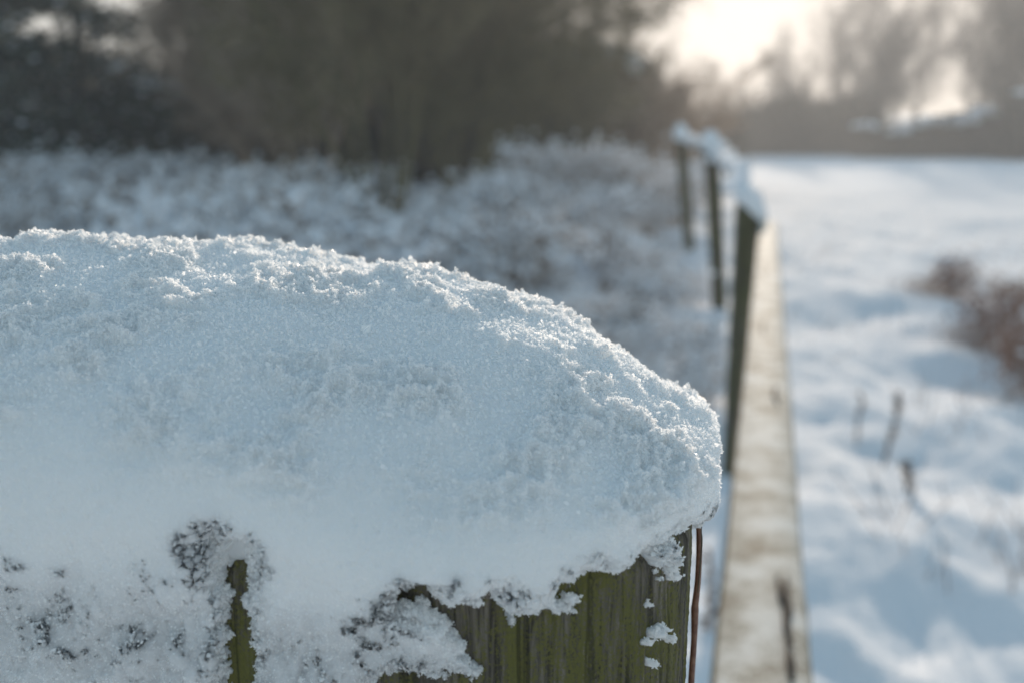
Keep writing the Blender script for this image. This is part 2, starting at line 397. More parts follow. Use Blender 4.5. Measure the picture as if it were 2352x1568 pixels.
def shell(th, zz):
    T, Sg_ = np.meshgrid(th, zz); Z = zef(T) + (ZW - .080 - zef(T)) * Sg_
    Rw = Rsq(T); W = loc2w((Rw + .002) * np.cos(T), (Rw + .002) * np.sin(T), Z)
    px, py, f = proj(W); P = W.reshape(-1, 3)
    nx, ny = np.cos(T), np.sin(T)
    # side facing the camera follows the photograph; the rest ends a little under the rim
    Sp = sdf(px, py)
    Sg = (Z - (ZW - .012)) / f * FPX + fbm(P * 60, 3, 9).reshape(T.shape) * 60
    wfac = smooth(-.35, .1, ny) * (nx > 0) + smooth(-.8, .3, ny) * (nx <= 0)
    Sx = Sp * (1 - wfac) + Sg * wfac
    rag = fbm(P * 420, 4, 31, .62).reshape(T.shape)
    Sx = Sx + rag * 28 + fbm(P * 1300, 2, 35, .7).reshape(T.shape) * 12
    fr = smooth(.45, .97, -np.sin(T))
    t = np.clip(Sx / (175 - 60 * fr), 0, 1)
    thick = ovf(T) * np.sqrt(np.clip(1 - (1 - t) ** 2, 0, 1))
    spots_ = [(190, 1350, 110), (110, 1430, 110), (330, 1480, 120), (650, 1480, 70), (870, 1300, 60), (850, 1420, 110), (410, 1160, 60), (930, 1320, 60), (1260, 1330, 60),
              (1000, 1260, 50), (40, 1290, 80), (560, 1500, 60), (350, 1300, 90), (1200, 1390, 50), (720, 1520, 70)]
    zone = np.zeros(T.shape)
    for zx, zy, zr in spots_: zone = np.maximum(zone, np.exp(-((px - zx) ** 2 + (py - zy) ** 2) / zr ** 2))
    zone = zone * (ny < 0) + .10 * smooth(1150, 1350, py)
    spk = fbm(P * [1300, 1300, 1000], 4, 57, .75).reshape(T.shape) + .35 * fbm(P * 210, 2, 58).reshape(T.shape)
    hole = smooth(.86 - .44 * zone, 1.06 - .40 * zone, spk)
    # lower left: a thin crust on the side of the post rather than the fat cap
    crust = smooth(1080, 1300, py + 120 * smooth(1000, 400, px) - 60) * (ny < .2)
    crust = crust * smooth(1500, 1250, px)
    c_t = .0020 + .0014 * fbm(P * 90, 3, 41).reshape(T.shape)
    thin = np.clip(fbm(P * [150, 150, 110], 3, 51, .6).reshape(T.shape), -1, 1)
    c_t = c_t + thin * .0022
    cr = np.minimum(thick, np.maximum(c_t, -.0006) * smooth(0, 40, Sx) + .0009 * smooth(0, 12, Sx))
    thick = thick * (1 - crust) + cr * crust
    thick = thick * (1 - hole) + np.minimum(thick, -.0004) * hole
    thick = np.where(Sx < 0, np.maximum(-.0018, Sx * .00009), thick)
    return T, Z, Rw, thick, crust * (.55 + .45 * smooth(-.5, .6, spk + zone)), Sx, rag
def build_cap():
    th = thet(2100, 260)
    ph = np.linspace(.004, PI / 2, 460) ; ph = ph[:-1]
    x, y, z = dome(th, ph, Hk)
    Wd = loc2w(x, y, z)
    zz = np.linspace(0, 1, 420)
    T, Z, Rw, tk, crust, Sx, rag = shell(th, zz)
    # at the widest ring the wall joins the dome's outline
    nn = 3.6
    Rd = (np.abs(np.cos(T) / (HX + OV)) ** nn + np.abs(np.sin(T) / (HY + OV)) ** nn) ** (-1 / nn)
    j = smooth(.30, 0, np.broadcast_to(zz[:, None], Z.shape)); jj = j * np.clip(Sx / 60, 0, 1)
    xr = Rd * np.cos(T); yr = Rd * np.sin(T) - .0030 * smooth(.45, .97, -np.sin(T))
    xw = (Rw + tk) * np.cos(T); yw = (Rw + tk) * np.sin(T)
    Ws = loc2w(xw * (1 - jj) + xr * jj, yw * (1 - jj) + yr * jj, Z)
    tk = tk * (1 - jj) + OV * jj
    G = np.concatenate([Wd, Ws], 0); nr, nc = G.shape[:2]
    # smooth normals from the grid
    du = np.roll(G, -1, 1) - np.roll(G, 1, 1); dv = np.gradient(G, axis=0)
    N = np.cross(du, dv); N /= np.linalg.norm(N, axis=2, keepdims=True) + 1e-12
    c = np.array([CXP, CYP, ZW - .02]); sgn = np.sign((N * (G - c)).sum(2).mean()); N *= sgn
    P = G.reshape(-1, 3); Nf = N.reshape(-1, 3)
    side_ = smooth(.062, .088, (P[:, 0] - CXP) * ca + (P[:, 1] - CYP) * sa) * smooth(ZW + .002, ZW + .010, P[:, 2])
    top = smooth(.16, .80, Nf[:, 2] + .55 * side_ + .12 * fbm(P * 40, 2, 61))      # rough on top, smooth on the face
    tkf = np.concatenate([np.full(Wd.shape[:2], OV), tk], 0).ravel()
    SxF = np.concatenate([np.full(Wd.shape[:2], 400.), Sx], 0).ravel()
    amp = np.clip(tkf / .004, 0, 1)
    d = fbm(P * 45, 2, 71) * .0018 * amp                       # broad lumps
    patch = smooth(-.22, .32, fbm(P * 75, 3, 72))              # where clumps of fresh flakes sit
    cl = fbm(P * 240, 4, 73, .6, True)
    d += (.12 + .88 * patch) * np.maximum(cl, .0) * .0035 * top * amp
    gr = fbm(P * 1100, 3, 75, .7)
    d += gr * (.00030 + .00010 * top) * np.clip(tkf / .001, 0, 1)
    pit = fbm(P * 500, 3, 77, .6)
    d -= smooth(.25, .7, pit) * .0005 * (1 - top) * np.clip(tkf / .001, 0, 1)
    P2 = P + Nf * d[:, None]
    mb = MB(); mb.add(P2, grid_faces(nr, nc, True)[:, ::-1] if sgn < 0 else grid_faces(nr, nc, True))
    # centre fan
    ce = P2[:nc].mean(0); mb.add(np.concatenate([[ce], P2[:nc]]), np.stack([np.zeros(nc, int), 1 + (np.arange(nc) + 1) % nc, 1 + np.arange(nc)], 1))
    # crystals: small plates and needles on the surface
    facing = (Nf * (P - [0, 0, CAMZ])).sum(1) < .02
    wgt = (.34 + top * (.1 + 2.0 * patch * smooth(-.3, .3, cl))) * (tkf > .0004)
    edge = np.exp(-(np.maximum(SxF, 0) / 22) ** 2) * (SxF > 0)
    wgt = wgt + edge * .9 + .02
    area = np.linalg.norm(np.cross(du, dv), axis=2).ravel() * .5
    wgt = wgt * area * (.15 + .85 * facing) * (tkf > .0002)
    n = 240000
    idx = rng.choice(len(P), n, p=wgt / wgt.sum())
    t_ = top[idx]
    Lc = rng.gamma(3.0, .00006, n) * (.6 + .6 * t_) + .00008
    Cc = P2[idx] + rng.normal(0, .00015, (n, 3))
    dd = rng.normal(0, 1, (n, 3)); dd /= np.linalg.norm(dd, axis=1, keepdims=True)
    dd = dd + Nf[idx] * .5; dd /= np.linalg.norm(dd, axis=1, keepdims=True)
    ww = np.cross(dd, rng.normal(0, 1, (n, 3))); ww /= np.linalg.norm(ww, axis=1, keepdims=True)
    tt = np.cross(dd, ww)
    Cc = Cc + dd * Lc[:, None] * .5
    wd = Lc * rng.uniform(.45, .95, n); hh = wd * rng.uniform(.5, 1., n)
    # two crossed thin plates to each crystal, as snow grows them
    V = np.stack([Cc - dd * Lc[:, None], Cc + ww * wd[:, None], Cc + dd * Lc[:, None], Cc - ww * wd[:, None],
                  Cc - dd * Lc[:, None] * .8, Cc + tt * hh[:, None] * 1.2, Cc + dd * Lc[:, None] * .8, Cc - tt * hh[:, None] * 1.2], 1)
    F = np.array([(0, 1, 2, 3), (4, 5, 6, 7)])
    o = mb.build('snow_cap', M_snow)
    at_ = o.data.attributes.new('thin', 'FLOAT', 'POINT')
    tv = np.concatenate([np.zeros(Wd.shape[:2]), crust * (1 - j)], 0).ravel()  # grey mask over the crust zone, also painting the side wall's shade
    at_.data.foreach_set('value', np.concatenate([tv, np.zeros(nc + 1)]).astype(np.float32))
    mb = MB(); mb.add(V.reshape(-1, 3), (F[None] + (np.arange(n) * 8)[:, None, None]).reshape(-1, 4))
    tag(mb.build('crystals', M_crys, o, False), kind='stuff')
    tag(o, 'thick domed cushion of fresh sparkling snow on the large near post', 'snow')
    return o
build_cap()

def build_post():
    th = thet(1100, 120)
    zz = np.concatenate([np.linspace(ZW, ZW - .09, 260), np.linspace(ZW - .095, -.1, 60)])
    T, Z = np.meshgrid(th, zz)
    R = Rsq(T); W = loc2w(R * np.cos(T), R * np.sin(T), Z); P = W.reshape(-1, 3)
    Q = P * [1, 1, .05]
    g = fbm(Q * 420, 4, 91, .6).reshape(T.shape)
    crack = np.exp(-(np.abs(noise(P * [62, 62, 3.2] + noise(P * [200, 200, 60], 3)[:, None] * .05, 95)).reshape(T.shape) / .055) ** 2)
    gate = smooth(-.1, .4, noise(P * [45, 45, 14], 99).reshape(T.shape))
    moss = fbm(P * 1400, 3, 97, .7).reshape(T.shape)
    R2 = R + g * .0009 - crack * gate * .0045 + moss * .00018 - smooth(.006, 0, ZW - Z) * .003
    V = loc2w(R2 * np.cos(T), R2 * np.sin(T), Z)
    mb = MB(); mb.add(V.reshape(-1, 3), grid_faces(len(zz), len(th), True))
    nc = len(th); ce = V[0].mean(0)
    mb.add(np.concatenate([[ce], V[0]]), np.stack([np.zeros(nc, int), 1 + np.arange(nc), 1 + (np.arange(nc) + 1) % nc], 1))
    o = mb.build('wooden_post', M_post)
    tag(o, 'large near post of weathered grey wood with green algae, half buried in snow', 'post')
build_post()

# ------------------------------------------------------------------ dry stem beside the near post
def tube(mb, pts, rad, sides=8, mi=0, sub=6):
    pts = np.asarray(pts, float); n = len(pts)
    t = np.linspace(0, n - 1, (n - 1) * sub + 1)
    i = np.clip(t.astype(int), 0, n - 2); u = (t - i)[:, None]
    p0 = pts[np.clip(i - 1, 0, n - 1)]; p1 = pts[i]; p2 = pts[i + 1]; p3 = pts[np.clip(i + 2, 0, n - 1)]
    C = .5 * (2 * p1 + (p2 - p0) * u + (2 * p0 - 5 * p1 + 4 * p2 - p3) * u ** 2 + (3 * p1 - p0 - 3 * p2 + p3) * u ** 3)
    Rr = np.interp(t, np.arange(n), rad)
    d = np.gradient(C, axis=0); d /= np.linalg.norm(d, axis=1, keepdims=True) + 1e-12
    ref = np.array([.31, .95, .05]) if abs(d[:, 1]).mean() < .8 else np.array([0, 0, 1.])
    a = np.cross(d, ref); a /= np.linalg.norm(a, axis=1, keepdims=True); b_ = np.cross(d, a)
    k = np.arange(sides) * 2 * PI / sides
    V = C[:, None] + (a[:, None] * np.cos(k)[None, :, None] + b_[:, None] * np.sin(k)[None, :, None]) * Rr[:, None, None]
    mb.add(V.reshape(-1, 3), grid_faces(len(C), sides, True))
    mb.add(V[-1], np.arange(sides)[None, :]); mb.add(V[0], np.arange(sides)[None, ::-1])
YS = .212
root = empty('dry_twig', at(1560, 1990, YS))
inv = -np.array(root.location)
mb = MB()
pts = [at(x, y, YS + k) + inv for x, y, k in ((1560, 1990, .004), (1578, 1740, .002), (1588, 1560, 0), (1594, 1470, 0), (1596, 1400, 0), (1597, 1385, 0), (1603, 1330, 0), (1606, 1260, .001), (1604, 1185, .002), (1600, 1120, .008))]
tube(mb, pts, [.00085, .0008, .00075, .0007, .0009, .0008, .0007, .0007, .0006, .0004], 10, sub=8)
mb.build('stem', M_red, root)
mb = MB()
tube(mb, [at(x, y, YS - .002) + inv for x, y in ((1603, 1360), (1612, 1250), (1611, 1215), (1617, 1170), (1620, 1142), (1622, 1128))], [.00016, .0002, .00014, .0001, .00009, .00022], 5)
mb.build('fibre', M_fibre, root)
tag(root, 'thin reddish-brown dry stem standing upright against the right edge of the large near post', 'stem')

# ------------------------------------------------------------------ fence
fence = empty('fence', (float(fence_x(np.array(1.1))), 1.1, 0))
FO = -np.array(fence.location)
def sweep(mb, A, B, prof, n=60, wob=.003, seed=1, mi_side=None, up=np.array([0, 0, 1.])):
    """prof: (k,2) closed outline across the bar (sideways, up)"""
    A, B = np.asarray(A, float), np.asarray(B, float)
    d = B - A; d /= np.linalg.norm(d); s_ = np.cross(d, up); s_ /= np.linalg.norm(s_); u = np.cross(s_, d)
    t = np.linspace(0, 1, n); C = A + (B - A) * t[:, None]; k = len(prof)
    V = C[:, None] + s_ * prof[None, :, 0:1] + u * prof[None, :, 1:2]
    P = V.reshape(-1, 3); nz = fbm(P * [9, 3, 9], 3, seed) * wob + fbm(P * [60, 8, 60], 3, seed + 5) * wob * .4
    P = P + nz[:, None] * (s_ * .7 + u * .7)
    mb.add(P, grid_faces(n, k, True)); mb.add(P[-k:], np.arange(k)[None, :]); mb.add(P[:k], np.arange(k)[None, ::-1])
    return P.reshape(n, k, 3)
def post(A, B, wx, wy, name='post', mat_=M_fpost, seed=1):
    A = np.asarray(A, float); B = np.asarray(B, float)
    n = 5.0; th = np.linspace(0, 2 * PI, 33)[:-1]
    R = (np.abs(np.cos(th) / wx) ** n + np.abs(np.sin(th) / wy) ** n) ** (-1 / n)
    mb = MB(); sweep(mb, A + FO, B + FO, np.stack([R * np.cos(th), R * np.sin(th)], 1), 50, .004, seed, up=np.array([0, 1., 0]))
    return mb.build(name, mat_, fence)
# top rail beside the camera: passes through these two pixels on its own level
HR = CAMZ - .385
r0 = atz(1752, 1568, HR); vr = ray(1768, 290); vr[2] = 0; vr /= np.linalg.norm(vr)
RA = r0 - vr * 1.1; RB = r0 + vr * (4.12 - r0[1]) / vr[1]
def rail_prof(w_, h_, c_=.012):
    return np.array([(-w_, -h_), (w_, -h_), (w_, -c_ * 1.4), (w_ * .93, -c_ * .5), (w_ * .72, 0), (0, .0012), (-w_ * .9, 0), (-w_, -.003), (-w_, -h_ * .5)])
mb = MB(); V = sweep(mb, RA + FO, RB + FO, rail_prof(.0365, .04), 400, .0018, 3)
o = mb.build('rail', [M_rail, M_railside], fence)
k = len(rail_prof(1, 1)); mi = np.zeros(len(o.data.polygons), np.int32)
q = np.arange(399 * k) % k
mi[:399 * k] = np.where((q >= 3) & (q <= 6), 0, 1); mi[399 * k:] = 1
mi[:399 * k][q == 6] = 1
o.data.polygons.foreach_set('material_index', mi)
# splits in the top of the rail: thin dark slivers with depth
def on_rail(px, py, dz=0.0):
    return atz(px, py, HR + dz)
for pts in ([(1785, 1320), (1795, 1368), (1803, 1392)], [(1808, 1325), (1806, 1365), (1812, 1402), (1804, 1440)], [(1800, 1395), (1808, 1440), (1816, 1480)],
            [(1813, 1488), (1816, 1520), (1818, 1560)], [(1808, 1470), (1812, 1530)], [(1782, 1215 - 330), (1779, 905), (1786, 925)],
            [(1754, 735), (1752, 765)], [(1752, 600), (1756, 640)]):
    P = [on_rail(x, y, .0022) + FO for x, y in pts]
    mb = MB(); tube(mb, P, [.0012] + [.0034] * (len(P) - 2) + [.002], 6); mb.build('split', M_crack, fence)
# posts
base = [None, atz(1705, 1010, -.05), atz(1656, 722, 0), atz(1587, 594, 0)]
P2 = (np.array([0, 4.12, 0]) + 0)
x2 = at(1712, 600, 4.12)[0]
post([x2 - .004, 4.12, -.1], [x2 + .002, 4.12, at(1712, 470, 4.12)[2]], .048, .05, seed=5)
b3 = atz(1656, 722, 0); t3 = at(1634, 342, b3[1]); post(b3 - [0, 0, .1], t3, .052, .05, seed=6)
b4 = atz(1587, 594, 0); t4 = at(1564, 318, b4[1]); post(b4 - [0, 0, .1], t4, .055, .05, seed=7)
# further rails, climbing with the ground
q2 = at(1738, 478, 4.16); q3 = at(1652, 352, b3[1]); q4 = at(1572, 322, b4[1])
for A, B, sd_ in ((q2, q3 + [.02, -.02, 0], 11), (q3 + [0, .05, .0], q4 + [.03, 0, 0], 12)):
    mb = MB(); sweep(mb, A + FO, B + FO, rail_prof(.034, .04), 80, .004, sd_); mb.build('rail', M_railside, fence)
tag(fence, 'weathered timber fence with a frosted flat top rail running away into the snowy field', 'fence')
# snow on the far rails and posts
def snow_lump(name, C, rx, ry, h, seed, label, tilt=0., group='snow caps on the far fence posts'):
    n1, n2 = 40, 20; th = np.linspace(0, 2 * PI, n1 + 1)[:-1]; ph = np.linspace(.02, PI * .62, n2)
    T, Pm = np.meshgrid(th, ph)
    n = 3.0; R = (np.abs(np.cos(T)) ** n + np.abs(np.sin(T)) ** n) ** (-1 / n)
    V = np.stack([rx * R * np.sin(Pm) * np.cos(T), ry * R * np.sin(Pm) * np.sin(T), h * np.cos(Pm)], -1).reshape(-1, 3)
    V[:, 2] -= tilt * V[:, 0]
    V *= 1 + .16 * fbm(V * 22 + seed, 3, seed)[:, None]
    mb = MB(); mb.add(V, grid_faces(n2, n1, True)); mb.add(V[:n1], np.arange(n1)[None, ::-1]); mb.add(V[-n1:], np.arange(n1)[None, :])
    o = mb.build(name, M_snowfar); o.location = C
    return tag(o, label, 'snow', group)
c2 = at(1724, 472, 4.12)
snow_lump('snow_cap', c2 - [0, 0, .004], .066, .066, .080, 3, 'blue-shaded snow lump on the short dark post where the frosted rail ends', .9)
snow_lump('snow_cap', t3 + [0.0, 0, .012], .075, .075, .12, 4, 'snow lump on the middle one of the three leaning far posts', .3)
snow_lump('snow_cap', t4 + [0, 0, .012], .08, .08, .14, 5, 'snow lump on the farthest and tallest-looking of the leaning posts', .3)
for A, B, sd_, lab in ((q2, q3, 21, 'strip of snow lying on the rail between the short post and the middle post'), (q3, q4, 22, 'strip of snow lying on the farthest fence rail')):
    mb = MB(); a_ = np.linspace(0, PI, 9); pr = np.stack([.046 * np.cos(a_), .055 * np.sin(a_)], 1)[::-1][:, :] * [-1, 1]
    sweep(mb, A + (B - A) * .03 + [0, 0, .004], A + (B - A) * .97 + [0, 0, .004], pr, 90, .11, sd_)
    tag(mb.build('rail_snow', M_snowfar), lab, 'snow', 'snow on the far rails')

# ------------------------------------------------------------------ bare trees and bushes
def grow(p, d, L, r, lev, P, lvls, wob, trop, nch, ang, ratio, rr_=random):
    out_, n = P
    steps = 5 if lev == 0 else 4
    pts = [np.array(p, float)]; d = np.array(d, float)
    for k in range(steps):
        d = d + np.array([rr_.gauss(0, wob), rr_.gauss(0, wob), rr_.gauss(0, wob) + trop]); d /= np.linalg.norm(d)
        q = pts[-1] + d * L / steps
        ra = r * (1 - .75 * k / steps); rb = r * (1 - .75 * (k + 1) / steps)
        out_.append((pts[-1], q, ra, rb, lev)); pts.append(q)
        if lev < lvls and (k > 0 or lev > 0):
            for c in range(nch[lev]):
                ax = np.array([rr_.gauss(0, 1), rr_.gauss(0, 1), rr_.gauss(0, 1)]); ax -= ax.dot(d) * d; ax /= np.linalg.norm(ax) + 1e-9
                a = ang * rr_.uniform(.6, 1.3)
                nd = d * math.cos(a) + ax * math.sin(a)
                grow(pts[-2] + (q - pts[-2]) * rr_.random(), nd, L * ratio * rr_.uniform(.7, 1.15) * (1 - .35 * k / steps), max(rb * .62, .0022), lev + 1, P, lvls, wob, trop, nch, ang, ratio)
def make_tree(name, stems, H, r, lvls, nch, mats, wob=.09, trop=.05, ang=.6, ratio=.5, lean=.3, seed=1, snow=0, minr=.003):
    random.seed(seed); segs_ = []
    for s_ in range(stems):
        a = random.uniform(0, 2 * PI); l = lean * random.uniform(.2, 1.0)
        b0 = (math.cos(a) * .25 * (stems > 1), math.sin(a) * .25 * (stems > 1), -.15)
        grow(b0, (math.cos(a) * l, math.sin(a) * l, 1), H * random.uniform(.7, 1.0), r, 0, (segs_, 0), lvls, wob, trop, nch, ang, ratio)
    P0 = np.array([s[0] for s in segs_]); P1 = np.array([s[1] for s in segs_]); ra = np.maximum([s[2] for s in segs_], minr); rb = np.maximum([s[3] for s in segs_], minr * .8)
    lv = np.array([s[4] for s in segs_])
    root = empty(name)
    mb = MB(); mb.segs(P0[lv <= 0], P1[lv <= 0], ra[lv <= 0], rb[lv <= 0], 7); mb.build('trunk', mats[0], root)
    mb = MB(); mb.segs(P0[lv > 0], P1[lv > 0], ra[lv > 0], rb[lv > 0], 3); mb.build('branches', mats[1], root)
    if snow:
        m_ = (lv >= 1) & (rng.random(len(lv)) < snow)
        C = (P0[m_] + P1[m_]) / 2 + [0, 0, .01]
        mb = MB(); mb.blobs(C, rng.uniform(.012, .035, len(C)), flat=.8); mb.build('snow', M_snowfar, root)
    print(name, len(segs_))
    return root
def place(proto, first, px, Y, sc, rz, label, cat, group, py=None, dz=0):
    o = proto if first else copy_tree(proto)
    x = at(px, 400, Y)[0]
    o.location = (x, Y, gz(x, Y) + dz); o.rotation_euler = (0, 0, rz); o.scale = (sc if not isinstance(sc, tuple) else sc[0],) * 2 + ((sc if not isinstance(sc, tuple) else sc[1]),)
    return tag(o, label, cat, group)

# tall bare thicket in the middle distance
pA = make_tree('bare_bush', 9, 5.6, .045, 3, (3, 4, 3), (M_twig, M_twig), .10, .02, .62, .5, .75, 3, 0, .005)
pB = make_tree('bare_bush', 8, 5.2, .05, 3, (3, 4, 3), (M_twiggreen, M_twiggreen), .11, .015, .65, .52, .7, 5, 0, .005)
spots = [  # px, depth, scale, rot, proto, label
    (880, 14.5, (.85, 1.15), .3, 'B', 'dense dark greenish bare bush whose foot comes nearest, in the middle of the thicket'),
    (1050, 17.5, (.95, 1.2), 1.7, 'B', 'tall olive-grey bare bush behind the snowy brambles in the thicket'),
    (1235, 21.0, (.70, .92), 2.9, 'B', 'bare bush with dull green twigs behind the taller snowy brambles'),
    (1470, 24.0, (.62, .54), .9, 'A', 'rounded brownish bare bush at the right end of the thicket under the bright sky'),
    (720, 19.0, (.85, 1.15), 4.0, 'A', 'grey-brown bare bush beside the dark evergreen, frosted by pale twigs'),
    (600, 21.0, (.72, 1.05), 5.1, 'A', 'pale grey bare bush just right of the dark evergreen tree'),
    (420, 32.0, (.7, .62), 2.2, 'A', 'thin pale bare bush showing through behind the dark evergreen'),
    (930, 26.0, (1.0, 1.5), 3.3, 'A', 'tallest bare bush at the back of the thicket'),
    (1600, 33.0, (.42, .36), 4.4, 'A', 'small far bare bush where the thicket meets the open field')]
used = set()
for px, Y, sc, rz, pk, lab in spots:
    place(pA if pk == 'A' else pB, pk not in used, px, Y, sc, rz, lab, 'bush', 'bare bushes of the thicket'); used.add(pk)

# far bare trees against the sky
tA = make_tree('bare_tree', 5, 9.5, .055, 3, (3, 4, 3), (M_fartree, M_fartree), .07, .03, .6, .48, .5, 9, 0, .0042)
tB = make_tree('bare_tree', 3, 11.0, .075, 3, (3, 4, 3), (M_fartree, M_fartree), .07, .03, .65, .48, .35, 12, 0, .0042)
fars = [(1850, 56, .62, .2, 'A', 'bare tree spreading from the hedge at the left end of the far row'), (1925, 60, .75, 1.4, 'B', 'bare tree second from the left in the far row'),
        (1965, 62, 1.0, 2.5, 'A', 'bare tree left of the pale gap in the far row'), (2075, 66, 1.0, .5, 'B', 'slender bare tree beside the pale gap in the far row'),
        (2190, 60, 1.05, 3.6, 'A', 'bare tree rising behind the snowy bank in the far row'), (2290, 54, 1.0, 4.2, 'B', 'dense brown bare tree above the right end of the snowy bank'),
        (2370, 50, 1.0, 5.2, 'A', 'dense brown bare tree at the right end of the far row'), (2470, 52, 1.05, .8, 'B', 'bare tree just past the right end of the far row'),
        (2030, 90, 1.2, 1.1, 'A', 'faint bare tree far behind the pale gap')]
used = set()
for px, Y, sc, rz, pk, lab in fars:
    place(tA if pk == 'A' else tB, pk not in used, px, Y, sc, rz, lab, 'tree', 'bare trees beyond the field'); used.add(pk)

# hedge along the far edge of the field, and the snowy bank at its right
def hedge(name, px0, px1, Y, htop, depth, n, label, mt, snow=0, seed=1):
    r = np.random.default_rng(seed)
    x0, x1 = at(px0, 400, Y)[0], at(px1, 400, Y)[0]
    root = empty(name, ((x0 + x1) / 2, Y, gz((x0 + x1) / 2, Y)))
    u = r.random(n); X = (u - .5) * (x1 - x0)
    Ht = htop * (1 + .55 * fbm(np.stack([X * .45, X * 0, X * 0], 1), 3, seed))
    Yv = r.normal(0, depth / 2.5, n); v = r.random(n) ** .8
    C = np.stack([X, Yv, v * Ht], 1)
    a = r.normal(0, 1, (n, 3)); a /= np.linalg.norm(a, axis=1, keepdims=True); b_ = np.cross(a, r.normal(0, 1, (n, 3))); b_ /= np.linalg.norm(b_, axis=1, keepdims=True)
    s_ = r.uniform(.06, .16, n)[:, None]
    mb = MB(); mb.cards(C, a * s_, b_ * s_ * .5); mb.build('foliage', mt, root)
    nt_ = n // 6; X = (r.random(nt_) - .5) * (x1 - x0); b0 = np.stack([X, r.normal(0, depth / 3, nt_), 0 * X - .2], 1)
    t0 = b0 + np.stack([r.normal(0, .5, nt_), r.normal(0, .3, nt_), htop * r.uniform(.6, 1.35, nt_)], 1)
    mb = MB(); mb.segs(b0, t0, np.full(nt_, .02), np.full(nt_, .008), 3); mb.build('stems', M_fartree, root)
    if snow:
        X = (r.random(snow) - .5) * (x1 - x0); Ht = htop * (1 + .55 * fbm(np.stack([X * .45, X * 0, X * 0], 1), 3, seed))
        mb = MB(); mb.blobs(np.stack([X, r.normal(-.2, depth / 3, snow), Ht * r.uniform(.86, .98, snow)], 1), r.uniform(.12, .35, snow), flat=.5); mb.build('snow', M_snowfar, root)
    return tag(root, label, 'hedge', 'hedges beyond the field')
hedge('hedge', 1640, 2010, 50, 2.7, 2.0, 9000, 'dark olive hedge along the far edge of the snowy field', M_hedge, 0, 3)
hedge('hedge', 1960, 2330, 46, 1.55, 1.6, 6000, 'low brown hedge with snow along its top below the snowy bank', M_hedge, 130, 4)
hedge('hedge', 2290, 2560, 43, 2.5, 1.8, 6000, 'dark brown hedge end at the right edge of the field', M_hedge, 30, 5)
hedge('hedge', -300, 1500, 25, 2.6, 1.5, 34000, 'long hedge behind the thicket with snow caught in it', M_hedge, 420, 6)
hedge('hedge', 1480, 1700, 41, 1.7, 1.6, 5000, 'short olive hedge between the thicket and the far fence posts', M_hedge, 10, 8)
# bank behind the low hedge
xb = at(2330, 300, 58)[0]
n1, n2 = 70, 30
U, Vv = np.meshgrid(np.linspace(-1, 1, n1), np.linspace(-1, 1, n2))
Z = 2.6 * np.clip(1 - U ** 2, 0, 1) ** 1.1 * np.clip(1 - Vv ** 2, 0, 1) - .3
G = np.stack([xb + U * 11, 60 + Vv * 7, Z], -1).reshape(-1, 3); G[:, 2] += fbm(G * .5, 3, 8) * .5
mb = MB(); mb.add(G, grid_faces(n2, n1)); M_bank = mottled('snowy_bank_soil', (.55, .55, .56), (.10, .08, .06), .8)
tag(mb.build('bank', M_bank), kind='structure')

# evergreen tree, dark, upper left
def evergreen(name, H, W_, n, seed, snow=500):
    r = np.random.default_rng(seed); root = empty(name)
    mb = MB(); tube(mb, [(0, 0, -.2), (.05, 0, H * .4), (0, .05, H * .97)], [.16, .11, .03], 8); mb.build('trunk', M_fartree, root)
    nb = 70; P0, P1 = [], []; C = []; Sx_ = []
    for k in range(nb):
        h = H * (.1 + .86 * k / nb); a = r.uniform(0, 2 * PI); L = W_ * (1 - (h / H) ** 1.6 * .8) * r.uniform(.65, 1.1)
        e = np.array([math.cos(a) * L, math.sin(a) * L, h + L * r.uniform(-.25, .15)]); b0 = np.array([0, 0, h])
        P0.append(b0); P1.append(e); m_ = n // nb
        t = r.random(m_) ** .55; c = b0 + (e - b0) * t[:, None] + r.normal(0, 1, (m_, 3)) * [.28, .28, .14] * (.5 + .8 * t)[:, None]
        C.append(c); j = r.choice(m_, snow // nb + 1); Sx_.append(c[j] + [0, 0, .05])
    mb = MB(); mb.segs(np.array(P0), np.array(P1), np.full(nb, .03), np.full(nb, .008), 4); mb.build('branches', M_fartree, root)
    C = np.concatenate(C); m_ = len(C); a = r.normal(0, 1, (m_, 3)); a /= np.linalg.norm(a, axis=1, keepdims=True); b_ = np.cross(a, r.normal(0, 1, (m_, 3))); b_ /= np.linalg.norm(b_, axis=1, keepdims=True)
    s_ = r.uniform(.05, .12, m_)[:, None]
    mb = MB(); mb.cards(C, a * s_, b_ * s_ * .45); mb.build('foliage', M_needle, root)
    Sx_ = np.concatenate(Sx_); mb = MB(); mb.blobs(Sx_, r.uniform(.03, .10, len(Sx_)), flat=.45); mb.build('snow', M_snowfar, root)
    return root
place(evergreen('evergreen_tree', 7.0, 2.3, 10000, 3), True, 200, 22, 1, 0, 'dark evergreen tree with bright gaps, right one of the two evergreens', 'tree', 'evergreen trees at the left')
place(evergreen('evergreen_tree', 6.2, 2.0, 10000, 4), True, -40, 20, 1, 0, 'dark evergreen tree cut by the left edge of the picture', 'tree', 'evergreen trees at the left')

